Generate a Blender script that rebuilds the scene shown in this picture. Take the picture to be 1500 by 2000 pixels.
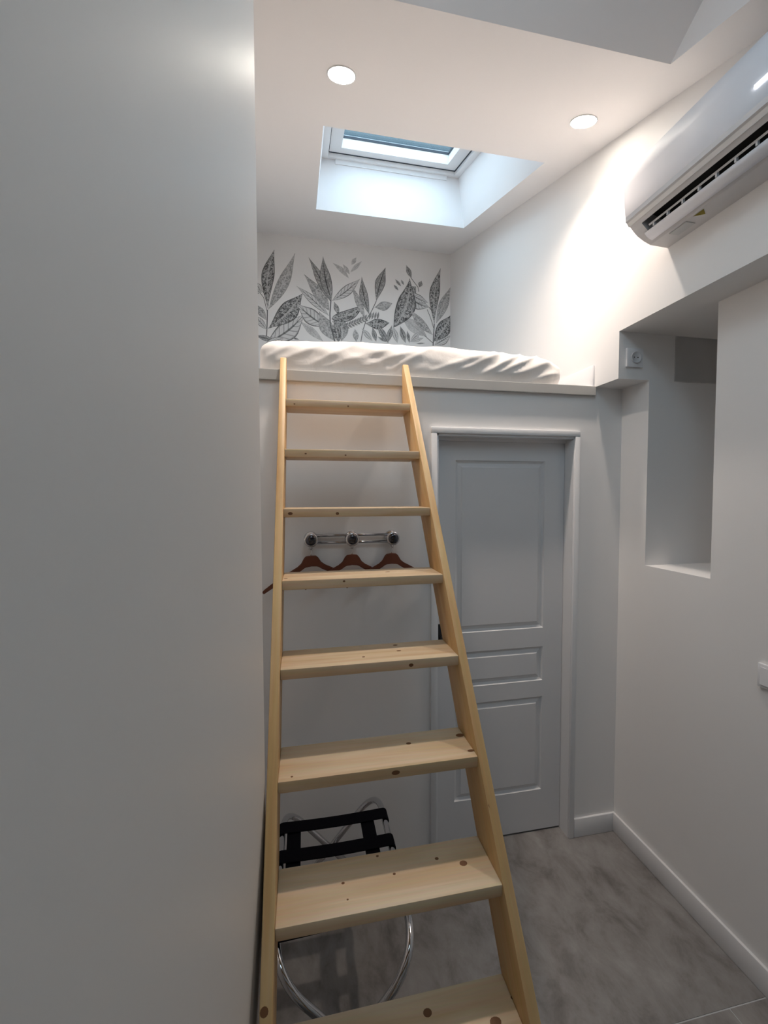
import bpy, bmesh, math, random
from mathutils import Vector, Matrix, noise as mnoise

# ------------------------------------------------------------------ reset
for o in list(bpy.data.objects):
    bpy.data.objects.remove(o, do_unlink=True)
S = bpy.context.scene
C = S.collection
random.seed(7)

# ------------------------------------------------------------------ camera
F, YAW, PITCH, ROLL, H = 801.17, 0.19082, -0.040794, -0.0026457, 1.7959
cam_d = bpy.data.cameras.new('camera')
cam_d.sensor_fit = 'AUTO'; cam_d.sensor_width = 36.0
cam_d.lens = F / 2000.0 * 36.0
cam_d.clip_start = 0.02
cam = bpy.data.objects.new('camera', cam_d); C.objects.link(cam)
cam.matrix_world = (Matrix.Translation((0, 0, H)) @ Matrix.Rotation(-YAW, 4, 'Z')
                    @ Matrix.Rotation(math.pi / 2 + PITCH, 4, 'X') @ Matrix.Rotation(ROLL, 4, 'Z'))
S.camera = cam

# ------------------------------------------------------------------ light levels
SKY_COL, SKY_STR = (0.74, 0.86, 1.0), 2.35
LAMP_W, LAMP_COL, LENS_EMIT = 30.0, (1.0, 0.845, 0.73), 30.0
S.view_settings.view_transform = 'Standard'
S.view_settings.look = 'None'
S.view_settings.exposure = 1.15
S.view_settings.gamma = 1.0
S.view_settings.use_curve_mapping = False
w = bpy.data.worlds.new('sky'); S.world = w; w.use_nodes = True
bg = w.node_tree.nodes['Background']
bg.inputs['Color'].default_value = (*SKY_COL, 1); bg.inputs['Strength'].default_value = SKY_STR

# ------------------------------------------------------------------ pixel -> ray (for reading positions off known planes)
def ray(x, y):
    u = (x - 750) / F; v = (1000 - y) / F
    xc = u * math.cos(ROLL) - v * math.sin(ROLL); yu = u * math.sin(ROLL) + v * math.cos(ROLL)
    zc = math.cos(PITCH) - yu * math.sin(PITCH); z = math.sin(PITCH) + yu * math.cos(PITCH)
    return Vector((xc * math.cos(YAW) + zc * math.sin(YAW), -xc * math.sin(YAW) + zc * math.cos(YAW), z))
def on(x, y, axis, val):
    d = ray(x, y); i = 'XYZ'.index(axis); o = Vector((0, 0, H))
    return o + d * ((val - o[i]) / d[i])

# ------------------------------------------------------------------ materials
def new_mat(name):
    m = bpy.data.materials.new(name); m.use_nodes = True
    nt = m.node_tree
    return m, nt, nt.nodes['Principled BSDF']
def N(nt, kind, **kw):
    n = nt.nodes.new(kind)
    for k, v in kw.items():
        if k.startswith('i_'):
            key = k[2:].replace('_', ' ')
            n.inputs[key].default_value = v
        else: setattr(n, k, v)
    return n
def plain(name, col, rough=0.5, metal=0.0, spec=0.5, bump=0.0, bscale=200.0, var=0.0):
    m, nt, b = new_mat(name)
    b.inputs['Base Color'].default_value = (*col, 1)
    b.inputs['Roughness'].default_value = rough
    b.inputs['Metallic'].default_value = metal
    b.inputs['Specular IOR Level'].default_value = spec
    tc = N(nt, 'ShaderNodeTexCoord')
    nz = N(nt, 'ShaderNodeTexNoise'); nz.inputs['Scale'].default_value = bscale; nz.inputs['Detail'].default_value = 3
    nt.links.new(tc.outputs['Object'], nz.inputs['Vector'])
    if bump > 0:
        bp = N(nt, 'ShaderNodeBump'); bp.inputs['Strength'].default_value = bump; bp.inputs['Distance'].default_value = 0.002
        nt.links.new(nz.outputs['Fac'], bp.inputs['Height']); nt.links.new(bp.outputs['Normal'], b.inputs['Normal'])
    if var > 0:
        n2 = N(nt, 'ShaderNodeTexNoise'); n2.inputs['Scale'].default_value = 3.0
        nt.links.new(tc.outputs['Object'], n2.inputs['Vector'])
        mx = N(nt, 'ShaderNodeMix', data_type='RGBA')
        mx.inputs['A'].default_value = (*[c * (1 - var) for c in col], 1); mx.inputs['B'].default_value = (*[min(1, c * (1 + var)) for c in col], 1)
        nt.links.new(n2.outputs['Fac'], mx.inputs['Factor']); nt.links.new(mx.outputs['Result'], b.inputs['Base Color'])
    return m
def emit(name, col, strength):
    m, nt, b = new_mat(name)
    b.inputs['Base Color'].default_value = (*col, 1)
    b.inputs['Emission Color'].default_value = (*col, 1); b.inputs['Emission Strength'].default_value = strength
    return m

M = {}
M['wall'] = plain('white_wall_paint', (0.86, 0.845, 0.835), 0.55, bump=0.05, bscale=260)
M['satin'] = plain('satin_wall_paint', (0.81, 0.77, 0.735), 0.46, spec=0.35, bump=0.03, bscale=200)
M['ceil'] = plain('ceiling_paint', (0.86, 0.845, 0.85), 0.6, bump=0.03)
M['trim'] = plain('white_trim_paint', (0.78, 0.78, 0.79), 0.35)
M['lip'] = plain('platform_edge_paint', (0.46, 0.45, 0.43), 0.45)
M['door'] = plain('door_paint', (0.70, 0.70, 0.71), 0.42, bump=0.02)
M['plastic'] = plain('white_plastic', (0.80, 0.80, 0.82), 0.35)
M['acpanel'] = plain('glossy_ac_panel', (0.80, 0.81, 0.86), 0.5, spec=0.15)
M['acbody'] = plain('ac_casing', (0.66, 0.65, 0.66), 0.45)
M['acwarm'] = plain('ac_trim', (0.78, 0.76, 0.74), 0.4)
M['dark'] = plain('dark_cavity', (0.025, 0.025, 0.028), 0.6)
M['black'] = plain('black_webbing', (0.004, 0.004, 0.006), 0.9, spec=0.05)
M['blackmetal'] = plain('black_metal', (0.012, 0.012, 0.014), 0.4)
M['chrome'] = plain('chrome', (0.62, 0.62, 0.64), 0.08, metal=1.0)
M['railchrome'] = plain('rail_chrome', (0.34, 0.34, 0.36), 0.12, metal=1.0)
M['reflchrome'] = plain('chrome_dark_reflection', (0.10, 0.10, 0.115), 0.08, metal=1.0)  # chrome darkened to stand in for a dark room reflected in it
M['steel'] = plain('grey_tube', (0.62, 0.62, 0.64), 0.22, metal=1.0)
M['hanger'] = plain('red_brown_wood', (0.145, 0.040, 0.018), 0.45, var=0.25)
M['knot'] = plain('wood_knot', (0.16, 0.065, 0.022), 0.6, var=0.4)
M['hole'] = plain('screw_dark', (0.03, 0.018, 0.012), 0.6)
M['yellow'] = plain('warning_yellow', (0.45, 0.36, 0.04), 0.5)
M['greyprint'] = plain('grey_print', (0.42, 0.43, 0.44), 0.5)
M['ratingprint'] = plain('rating_print', (0.57, 0.575, 0.58), 0.5)
M['slate'] = plain('slate_render', (0.032, 0.050, 0.060), 0.8, var=0.1)
M['rubber'] = plain('rubber', (0.02, 0.02, 0.02), 0.7)
M['gasket'] = plain('gasket', (0.03, 0.04, 0.055), 0.6)
M['lens'] = emit('lamp_lens', (1.0, 0.93, 0.82), LENS_EMIT)
M['brightstrip'] = emit('ac_bright_strip', (0.95, 0.97, 1.0), 2.0)

def glass_mat():
    m, nt, b = new_mat('window_glass')
    out = nt.nodes['Material Output']; nt.nodes.remove(b)
    tr = N(nt, 'ShaderNodeBsdfTransparent'); tr.inputs['Color'].default_value = (0.86, 0.93, 0.94, 1)
    gl = N(nt, 'ShaderNodeBsdfGlossy'); gl.inputs['Roughness'].default_value = 0.02
    mx = N(nt, 'ShaderNodeMixShader'); mx.inputs['Fac'].default_value = 0.06
    nt.links.new(tr.outputs[0], mx.inputs[1]); nt.links.new(gl.outputs[0], mx.inputs[2])
    nt.links.new(mx.outputs[0], out.inputs['Surface'])
    return m
M['glass'] = glass_mat()

def wood_mat(name, c0, c1, c2):
    m, nt, b = new_mat(name)
    at = N(nt, 'ShaderNodeAttribute', attribute_name='grain')
    oi = N(nt, 'ShaderNodeObjectInfo')
    sh = N(nt, 'ShaderNodeVectorMath', operation='MULTIPLY_ADD')
    sh.inputs[1].default_value = (1, 1, 1)
    cx = N(nt, 'ShaderNodeCombineXYZ')
    ml = N(nt, 'ShaderNodeMath', operation='MULTIPLY'); ml.inputs[1].default_value = 17.3
    nt.links.new(oi.outputs['Random'], ml.inputs[0])
    for k in 'XYZ': nt.links.new(ml.outputs[0], cx.inputs[k])
    nt.links.new(at.outputs['Vector'], sh.inputs[0]); nt.links.new(cx.outputs[0], sh.inputs[2])
    mp = N(nt, 'ShaderNodeMapping'); mp.inputs['Scale'].default_value = (1.3, 16, 16)
    nt.links.new(sh.outputs[0], mp.inputs['Vector'])
    nz = N(nt, 'ShaderNodeTexNoise'); nz.inputs['Scale'].default_value = 1.6; nz.inputs['Detail'].default_value = 5; nz.inputs['Distortion'].default_value = 0.7
    nt.links.new(mp.outputs[0], nz.inputs['Vector'])
    cr = N(nt, 'ShaderNodeValToRGB')
    e = cr.color_ramp.elements
    e[0].position = 0.30; e[0].color = (*c0, 1)
    e[1].position = 0.70; e[1].color = (*c2, 1)
    x = e.new(0.52); x.color = (*c1, 1)
    nt.links.new(nz.outputs['Fac'], cr.inputs['Fac'])
    # fine fibre
    mp2 = N(nt, 'ShaderNodeMapping'); mp2.inputs['Scale'].default_value = (4, 160, 160)
    nt.links.new(sh.outputs[0], mp2.inputs['Vector'])
    n2 = N(nt, 'ShaderNodeTexNoise'); n2.inputs['Scale'].default_value = 1.0; n2.inputs['Detail'].default_value = 2
    nt.links.new(mp2.outputs[0], n2.inputs['Vector'])
    mx = N(nt, 'ShaderNodeMix', data_type='RGBA', blend_type='MULTIPLY'); mx.inputs['Factor'].default_value = 0.18
    nt.links.new(cr.outputs['Color'], mx.inputs['A']); nt.links.new(n2.outputs['Color'], mx.inputs['B'])
    nt.links.new(mx.outputs['Result'], b.inputs['Base Color'])
    b.inputs['Roughness'].default_value = 0.48
    bp = N(nt, 'ShaderNodeBump'); bp.inputs['Strength'].default_value = 0.08; bp.inputs['Distance'].default_value = 0.001
    nt.links.new(n2.outputs['Fac'], bp.inputs['Height']); nt.links.new(bp.outputs['Normal'], b.inputs['Normal'])
    return m
M['pine'] = wood_mat('pine', (0.58, 0.335, 0.125), (0.70, 0.445, 0.195), (0.75, 0.52, 0.255))
M['palepine'] = wood_mat('pale_pine', (0.62, 0.42, 0.235), (0.70, 0.515, 0.325), (0.76, 0.595, 0.41))

def floor_mat():
    m, nt, b = new_mat('grey_stone_tile')
    ge = N(nt, 'ShaderNodeNewGeometry')
    mp = N(nt, 'ShaderNodeMapping'); mp.inputs['Scale'].default_value = (3.6, 2.4, 1); mp.inputs['Rotation'].default_value = (0, 0, 0.35)
    nt.links.new(ge.outputs['Position'], mp.inputs['Vector'])
    n1 = N(nt, 'ShaderNodeTexNoise'); n1.inputs['Scale'].default_value = 2.2; n1.inputs['Detail'].default_value = 8; n1.inputs['Roughness'].default_value = 0.68; n1.inputs['Distortion'].default_value = 0.35
    nt.links.new(mp.outputs[0], n1.inputs['Vector'])
    cr = N(nt, 'ShaderNodeValToRGB'); e = cr.color_ramp.elements
    e[0].position = 0.30; e[0].color = (0.135, 0.122, 0.115, 1)
    e[1].position = 0.72; e[1].color = (0.33, 0.32, 0.31, 1)
    x = e.new(0.5); x.color = (0.245, 0.23, 0.222, 1)
    nt.links.new(n1.outputs['Fac'], cr.inputs['Fac']); nt.links.new(cr.outputs['Color'], b.inputs['Base Color'])
    b.inputs['Roughness'].default_value = 0.42
    bp = N(nt, 'ShaderNodeBump'); bp.inputs['Strength'].default_value = 0.06; bp.inputs['Distance'].default_value = 0.003
    nt.links.new(n1.outputs['Fac'], bp.inputs['Height']); nt.links.new(bp.outputs['Normal'], b.inputs['Normal'])
    return m
M['tile'] = floor_mat()
M['grout'] = plain('grey_grout', (0.46, 0.47, 0.48), 0.8)

def sheet_mat():
    m, nt, b = new_mat('white_cotton_sheet')
    b.inputs['Base Color'].default_value = (0.78, 0.745, 0.715, 1); b.inputs['Roughness'].default_value = 0.85
    b.inputs['Sheen Weight'].default_value = 0.15
    tc = N(nt, 'ShaderNodeTexCoord')
    nz = N(nt, 'ShaderNodeTexNoise'); nz.inputs['Scale'].default_value = 12; nz.inputs['Detail'].default_value = 5; nz.inputs['Distortion'].default_value = 0.8
    nt.links.new(tc.outputs['Object'], nz.inputs['Vector'])
    bp = N(nt, 'ShaderNodeBump'); bp.inputs['Strength'].default_value = 0.22; bp.inputs['Distance'].default_value = 0.012
    nt.links.new(nz.outputs['Fac'], bp.inputs['Height']); nt.links.new(bp.outputs['Normal'], b.inputs['Normal'])
    return m
M['sheet'] = sheet_mat()

def leaf_mat(name, dark, lite, mottle, rib, edge, veins=0.0):
    """flat grey print: mottling, a midrib, side veins and an outline, all from the leaf's own uv"""
    m, nt, b = new_mat(name)
    L = nt.links.new
    uv = N(nt, 'ShaderNodeUVMap', uv_map='UVMap')
    sp = N(nt, 'ShaderNodeSeparateXYZ'); L(uv.outputs[0], sp.inputs[0])
    ge = N(nt, 'ShaderNodeNewGeometry')
    nz = N(nt, 'ShaderNodeTexNoise'); nz.inputs['Scale'].default_value = 36; nz.inputs['Detail'].default_value = 1.5; nz.inputs['Distortion'].default_value = 2.2
    L(ge.outputs['Position'], nz.inputs['Vector'])
    r1 = N(nt, 'ShaderNodeMapRange'); r1.inputs['From Min'].default_value = 0.40; r1.inputs['From Max'].default_value = 0.60
    L(nz.outputs['Fac'], r1.inputs['Value'])
    k1 = N(nt, 'ShaderNodeMath', operation='MULTIPLY'); k1.inputs[1].default_value = mottle; L(r1.outputs[0], k1.inputs[0])
    # |u-.5|*2
    a = N(nt, 'ShaderNodeMath', operation='SUBTRACT'); a.inputs[1].default_value = 0.5; L(sp.outputs['X'], a.inputs[0])
    ab = N(nt, 'ShaderNodeMath', operation='ABSOLUTE'); L(a.outputs[0], ab.inputs[0])
    d = N(nt, 'ShaderNodeMath', operation='MULTIPLY'); d.inputs[1].default_value = 2.0; L(ab.outputs[0], d.inputs[0])
    # outline
    eg = N(nt, 'ShaderNodeMapRange'); eg.inputs['From Min'].default_value = 0.78; eg.inputs['From Max'].default_value = 0.93; L(d.outputs[0], eg.inputs['Value'])
    ke = N(nt, 'ShaderNodeMath', operation='MULTIPLY'); ke.inputs[1].default_value = edge; L(eg.outputs[0], ke.inputs[0])
    # veins: wave of v + |u|
    vs = N(nt, 'ShaderNodeMath', operation='MULTIPLY_ADD'); vs.inputs[1].default_value = -0.16; L(d.outputs[0], vs.inputs[0]); L(sp.outputs['Y'], vs.inputs[2])
    vm = N(nt, 'ShaderNodeMath', operation='MULTIPLY'); vm.inputs[1].default_value = 52.0; L(vs.outputs[0], vm.inputs[0])
    vsn = N(nt, 'ShaderNodeMath', operation='SINE'); L(vm.outputs[0], vsn.inputs[0])
    vr = N(nt, 'ShaderNodeMapRange'); vr.inputs['From Min'].default_value = 0.55; vr.inputs['From Max'].default_value = 0.95; L(vsn.outputs[0], vr.inputs['Value'])
    kv = N(nt, 'ShaderNodeMath', operation='MULTIPLY'); kv.inputs[1].default_value = veins; L(vr.outputs[0], kv.inputs[0])
    m1 = N(nt, 'ShaderNodeMath', operation='MAXIMUM'); L(k1.outputs[0], m1.inputs[0]); L(ke.outputs[0], m1.inputs[1])
    m2 = N(nt, 'ShaderNodeMath', operation='MAXIMUM'); L(m1.outputs[0], m2.inputs[0]); L(kv.outputs[0], m2.inputs[1])
    # midrib (rib>0 dark, <0 light)
    rb = N(nt, 'ShaderNodeMapRange'); rb.inputs['From Min'].default_value = 0.13; rb.inputs['From Max'].default_value = 0.05; L(d.outputs[0], rb.inputs['Value'])
    kr = N(nt, 'ShaderNodeMath', operation='MULTIPLY_ADD'); kr.inputs[1].default_value = rib; L(rb.outputs[0], kr.inputs[0]); L(m2.outputs[0], kr.inputs[2]); kr.use_clamp = True
    mx = N(nt, 'ShaderNodeMix', data_type='RGBA')
    mx.inputs['A'].default_value = (*lite, 1); mx.inputs['B'].default_value = (*dark, 1)
    L(kr.outputs[0], mx.inputs['Factor']); L(mx.outputs['Result'], b.inputs['Base Color'])
    b.inputs['Roughness'].default_value = 0.6
    return m
G = lambda v: (v, v * 0.99, v * 0.985)
M['leafD'] = leaf_mat('print_dark_mottled', G(0.05), G(0.52), 0.95, -0.8, 0.9)
M['leafL'] = leaf_mat('print_light_mottled', G(0.20), G(0.58), 0.8, -0.5, 0.5)
M['leafM'] = leaf_mat('print_striped', G(0.06), G(0.50), 0.6, 0.9, 0.9, 0.6)
M['leafO'] = leaf_mat('print_outline', G(0.14), G(0.72), 0.10, 0.9, 1.0, 0.6)
M['leafF'] = leaf_mat('print_faint', G(0.42), G(0.64), 0.7, 0.4, 0.2)
M['stem'] = plain('print_stem', (0.14, 0.14, 0.14), 0.6)

# ------------------------------------------------------------------ object helpers
WL = {}
def tag(o, label=None, cat=None, group=None, kind=None):
    if label: o['label'] = label
    if cat: o['category'] = cat
    if group: o['group'] = group
    if kind: o['kind'] = kind
    return o
def thing(name, loc, label, cat, group=None):
    o = bpy.data.objects.new(name, None); C.objects.link(o); o.empty_display_size = 0.05
    o.location = loc; WL[o] = Vector(loc)
    return tag(o, label, cat, group)
def link(name, me, mat, parent, org):
    o = bpy.data.objects.new(name, me); C.objects.link(o)
    if mat is not None: me.materials.append(M[mat] if isinstance(mat, str) else mat)
    WL[o] = Vector(org)
    if parent is not None:
        o.parent = parent; o.location = WL[o] - WL[parent]
    else: o.location = org
    return o
def from_bm(name, bm, mat, parent=None, smooth=False, grain=None, recalc=True):
    if recalc: bmesh.ops.recalc_face_normals(bm, faces=bm.faces[:])
    xs = [v.co for v in bm.verts]
    lo = Vector([min(c[i] for c in xs) for i in range(3)]); hi = Vector([max(c[i] for c in xs) for i in range(3)])
    org = Vector(((lo.x + hi.x) / 2, (lo.y + hi.y) / 2, lo.z))
    gr = [grain(v.co) for v in bm.verts] if grain else None
    for v in bm.verts: v.co -= org
    if smooth:
        for f in bm.faces: f.smooth = True
    me = bpy.data.meshes.new(name); bm.to_mesh(me); bm.free()
    if gr:
        at = me.attributes.new('grain', 'FLOAT_VECTOR', 'POINT')
        for i, g in enumerate(gr): at.data[i].vector = g
    o = link(name, me, mat, parent, org)
    if smooth == 'auto':
        for e in me.edges: pass
    return o
def auto_smooth(bm, ang=0.6):
    for f in bm.faces: f.smooth = True
    for e in bm.edges:
        if len(e.link_faces) == 2 and e.calc_face_angle(0) > ang: e.smooth = False
def hexa(bm, p):
    """p: 8 points, bottom ring 0-3 then top ring 4-7"""
    v = [bm.verts.new(q) for q in p]
    for f in ((3, 2, 1, 0), (4, 5, 6, 7), (0, 1, 5, 4), (1, 2, 6, 5), (2, 3, 7, 6), (3, 0, 4, 7)):
        bm.faces.new([v[i] for i in f])
    return v
def bx(bm, x0, x1, y0, y1, z0, z1, bev=0.0):
    v = hexa(bm, [(x0, y0, z0), (x1, y0, z0), (x1, y1, z0), (x0, y1, z0), (x0, y0, z1), (x1, y0, z1), (x1, y1, z1), (x0, y1, z1)])
    if bev:
        es = list({e for q in v for e in q.link_edges})
        bmesh.ops.bevel(bm, geom=es, offset=bev, segments=2, affect='EDGES', profile=0.5)
def box(name, x0, x1, y0, y1, z0, z1, mat, parent=None, bev=0.0, grain=None):
    bm = bmesh.new(); bx(bm, x0, x1, y0, y1, z0, z1, bev)
    if bev: auto_smooth(bm)
    return from_bm(name, bm, mat, parent, grain=grain)
def prism(bm, prof, axis, a, b):
    """extrude a 2-d profile along an axis; profile coords are the two remaining axes in order"""
    def P(q, t): return {'X': (t, q[0], q[1]), 'Y': (q[0], t, q[1]), 'Z': (q[0], q[1], t)}[axis]
    va = [bm.verts.new(P(q, a)) for q in prof]; vb = [bm.verts.new(P(q, b)) for q in prof]
    n = len(prof)
    bm.faces.new(va); bm.faces.new(vb[::-1])
    for i in range(n): bm.faces.new((va[i], vb[i], vb[(i + 1) % n], va[(i + 1) % n]))
def tube(bm, pts, r, n=10, closed=False, caps=True):
    pts = [Vector(p) for p in pts]; m = len(pts); rings = []
    ref = None
    for i, p in enumerate(pts):
        a = pts[(i - 1) % m] if (closed or i > 0) else p
        b = pts[(i + 1) % m] if (closed or i < m - 1) else p
        t = (b - a).normalized()
        if ref is None:
            ref = t.cross(Vector((0.3, 0.2, 1))).normalized()
        ref = (ref - t * ref.dot(t)).normalized(); bi = t.cross(ref)
        rr = r[i] if isinstance(r, (list, tuple)) else r
        rings.append([bm.verts.new(p + (ref * math.cos(2 * math.pi * k / n) + bi * math.sin(2 * math.pi * k / n)) * rr) for k in range(n)])
    for i in range(m if closed else m - 1):
        A, B = rings[i], rings[(i + 1) % m]
        for k in range(n): bm.faces.new((A[k], A[(k + 1) % n], B[(k + 1) % n], B[k]))
    if caps and not closed:
        bm.faces.new(rings[0][::-1]); bm.faces.new(rings[-1])
def lathe(bm, prof, c, axis, n=24):
    """prof: (r, t) along axis direction from centre c"""
    ax = Vector(axis).normalized(); u = ax.cross(Vector((0.1, 0.3, 1)) if abs(ax.z) < 0.9 else Vector((1, 0, 0))).normalized(); v = ax.cross(u)
    c = Vector(c); rings = []
    for r, t in prof:
        if r < 1e-6: rings.append([bm.verts.new(c + ax * t)])
        else: rings.append([bm.verts.new(c + ax * t + (u * math.cos(2 * math.pi * k / n) + v * math.sin(2 * math.pi * k / n)) * r) for k in range(n)])
    for A, B in zip(rings, rings[1:]):
        for k in range(n):
            k2 = (k + 1) % n
            if len(A) == 1 and len(B) == 1: continue
            if len(A) == 1: bm.faces.new((A[0], B[k], B[k2]))
            elif len(B) == 1: bm.faces.new((A[k], A[k2], B[0]))
            else: bm.faces.new((A[k], A[k2], B[k2], B[k]))
def round_path(pts, rad, seg=7):
    out = [Vector(pts[0])]
    for i in range(1, len(pts) - 1):
        p, a, b = Vector(pts[i]), Vector(pts[i - 1]), Vector(pts[i + 1])
        d1 = (a - p).normalized(); d2 = (b - p).normalized()
        r = min(rad, (a - p).length * 0.48, (b - p).length * 0.48)
        s, e = p + d1 * r, p + d2 * r
        for k in range(seg + 1):
            t = k / seg
            out.append(s * (1 - t) ** 2 + p * 2 * t * (1 - t) + e * t * t)
    out.append(Vector(pts[-1])); return out
def struct(o): o['kind'] = 'structure'; return o

# ------------------------------------------------------------------ room dimensions (metres)
D = 1.863            # wall with the door
XR, XU = 1.6115, 1.444   # right wall: lower face, upper face
YN, YN3 = 1.696, 1.370   # niche far and near edges
Z1, Z2, ZN = 2.338, 2.555, 1.454
ZP, LIPF = 2.338, 1.843
D2 = 3.962           # loft end wall
XL = -0.62           # loft / alcove left wall
YB = -2.0            # wall behind the camera
SL, C0 = 0.32455, 2.89155    # ceiling z = C0 + SL*y
cz = lambda y: C0 + SL * y
PS, PX, PY = 0.073, -0.100, 0.99   # left partition: x = PX - PS*(PY-y)
px = lambda y: PX - PS * (PY - y)

# ------------------------------------------------------------------ floor
fl = struct(box('floor', -0.75, 1.75, YB, 4.1, -0.12, -0.0016, 'grout'))
rows = [(-2.0, 0.20), (0.20, 1.108), (1.112, 2.02)]
rowx = [[-0.72, 0.14, 1.73], [-0.72, 0.46, 1.44, 1.73], [-0.72, -0.24, 1.73]]
for (ya, yb), xs in zip([(-0.712, 0.196), (0.200, 1.108), (1.112, 2.02)], rowx):
    for a, b in zip(xs, xs[1:]):
        box('floor_tile', a + 0.002, b - 0.002, ya, yb, -0.012, 0.0, 'tile', fl, bev=0.0008)

# ------------------------------------------------------------------ wall with door
DX0, DX1, DH = 0.612, 1.336, 2.087
bm = bmesh.new()
bx(bm, XL, DX0, D, D + 0.10, 0, ZP); bx(bm, DX1, 1.75, D, D + 0.10, 0, ZP); bx(bm, DX0, DX1, D, D + 0.10, DH, ZP)
struct(from_bm('wall_door', bm, 'wall'))
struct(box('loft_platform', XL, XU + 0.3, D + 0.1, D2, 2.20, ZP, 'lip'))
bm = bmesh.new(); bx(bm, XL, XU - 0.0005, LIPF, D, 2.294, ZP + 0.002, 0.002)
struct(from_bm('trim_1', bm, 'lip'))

# end wall with mural, left walls, back wall
wall_back = struct(box('wall_back', XL - 0.1, 1.75, D2, D2 + 0.1, 0, cz(D2) + 0.1, 'wall'))
bm = bmesh.new()
hexa(bm, [(XL - 0.1, 0.90, 0), (XL, 0.90, 0), (XL, D2, 0), (XL - 0.1, D2, 0), (XL - 0.1, 0.90, cz(0.9)), (XL, 0.90, cz(0.9)), (XL, D2, cz(D2)), (XL - 0.1, D2, cz(D2))])
struct(from_bm('wall_left_alcove', bm, 'wall'))
bm = bmesh.new()
hexa(bm, [(XL, 0.91, 0), (px(PY) - 0.07, 0.91, 0), (px(PY) - 0.07, PY, 0), (XL, PY, 0), (XL, 0.91, cz(0.91)), (px(PY) - 0.07, 0.91, cz(0.91)), (px(PY) - 0.07, PY, cz(PY)), (XL, PY, cz(PY))])
struct(from_bm('wall_left_return', bm, 'wall'))
bm = bmesh.new()
hexa(bm, [(px(YB) - 0.07, YB, 0), (px(YB), YB, 0), (PX, PY, 0), (PX - 0.07, PY, 0), (px(YB) - 0.07, YB, cz(YB)), (px(YB), YB, cz(YB)), (PX, PY, cz(PY)), (PX - 0.07, PY, cz(PY))])
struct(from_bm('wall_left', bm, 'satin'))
struct(box('wall_rear', -0.75, 1.75, YB - 0.1, YB, 0, cz(YB), 'wall'))

# right wall: lower face with the niche, upper face standing proud with a stepped underside
bm = bmesh.new()
bx(bm, XR, XR + 0.14, YB, YN3, 0, Z2); bx(bm, XR, XR + 0.14, YN, D, 0, Z1); bx(bm, XR, XR + 0.14, YN3, YN, 0, ZN)
ND = 0.48    # niche depth
bx(bm, XR + 0.14, XR + ND, YN3 - 0.05, YN3, ZN - 0.05, Z2); bx(bm, XR + 0.14, XR + ND, YN, YN + 0.05, ZN - 0.05, Z2)
bx(bm, XR + 0.14, XR + ND, YN3, YN, ZN - 0.05, ZN); bx(bm, XR + ND, XR + ND + 0.05, YN3 - 0.05, YN + 0.05, ZN - 0.05, Z2)
struct(from_bm('wall_right', bm, 'wall'))
bm = bmesh.new()
XO = XR + ND + 0.05
hexa(bm, [(XU, YB, Z2), (XO, YB, Z2), (XO, YN, Z2), (XU, YN, Z2), (XU, YB, cz(YB)), (XO, YB, cz(YB)), (XO, YN, cz(YN)), (XU, YN, cz(YN))])
hexa(bm, [(XU, YN, Z1), (XO, YN, Z1), (XO, D2, Z1), (XU, D2, Z1), (XU, YN, cz(YN)), (XO, YN, cz(YN)), (XO, D2, cz(D2)), (XU, D2, cz(D2))])
bmesh.ops.remove_doubles(bm, verts=bm.verts[:], dist=1e-5)
inner = [f for f in bm.faces if all(abs(v.co.y - YN) < 1e-4 for v in f.verts) and max(v.co.z for v in f.verts) > 3]
struct(from_bm('wall_right_upper', bm, 'wall'))
struct(box('wall_right_below_loft', XR, XR + 0.14, D + 0.1, D2, 0, Z1, 'wall'))

# ------------------------------------------------------------------ sloped ceiling with two light wells
W1 = (0.105, 1.268, 2.045, 3.178)     # x0,x1,y0,y1 openings at the ceiling face
W2 = (-0.085, 1.280, -0.550, 1.288)
TK = 0.12
def slab(bm, x0, x1, y0, y1):
    if x1 - x0 < 1e-4 or y1 - y0 < 1e-4: return
    hexa(bm, [(x0, y0, cz(y0)), (x1, y0, cz(y0)), (x1, y1, cz(y1)), (x0, y1, cz(y1)), (x0, y0, cz(y0) + TK), (x1, y0, cz(y0) + TK), (x1, y1, cz(y1) + TK), (x0, y1, cz(y1) + TK)])
bm = bmesh.new()
X0c, X1c = -0.75, XO
ys = [YB - 0.1, W2[2], W2[3], W1[2], W1[3], D2 + 0.1]
for i in range(5):
    ya, yb = ys[i], ys[i + 1]
    if i in (1, 3):
        Wn = W2 if i == 1 else W1
        slab(bm, X0c, Wn[0], ya, yb); slab(bm, Wn[1], X1c, ya, yb)
    else: slab(bm, X0c, X1c, ya, yb)
bmesh.ops.remove_doubles(bm, verts=bm.verts[:], dist=1e-5)
ceiling = struct(from_bm('ceiling', bm, 'ceil'))

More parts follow.
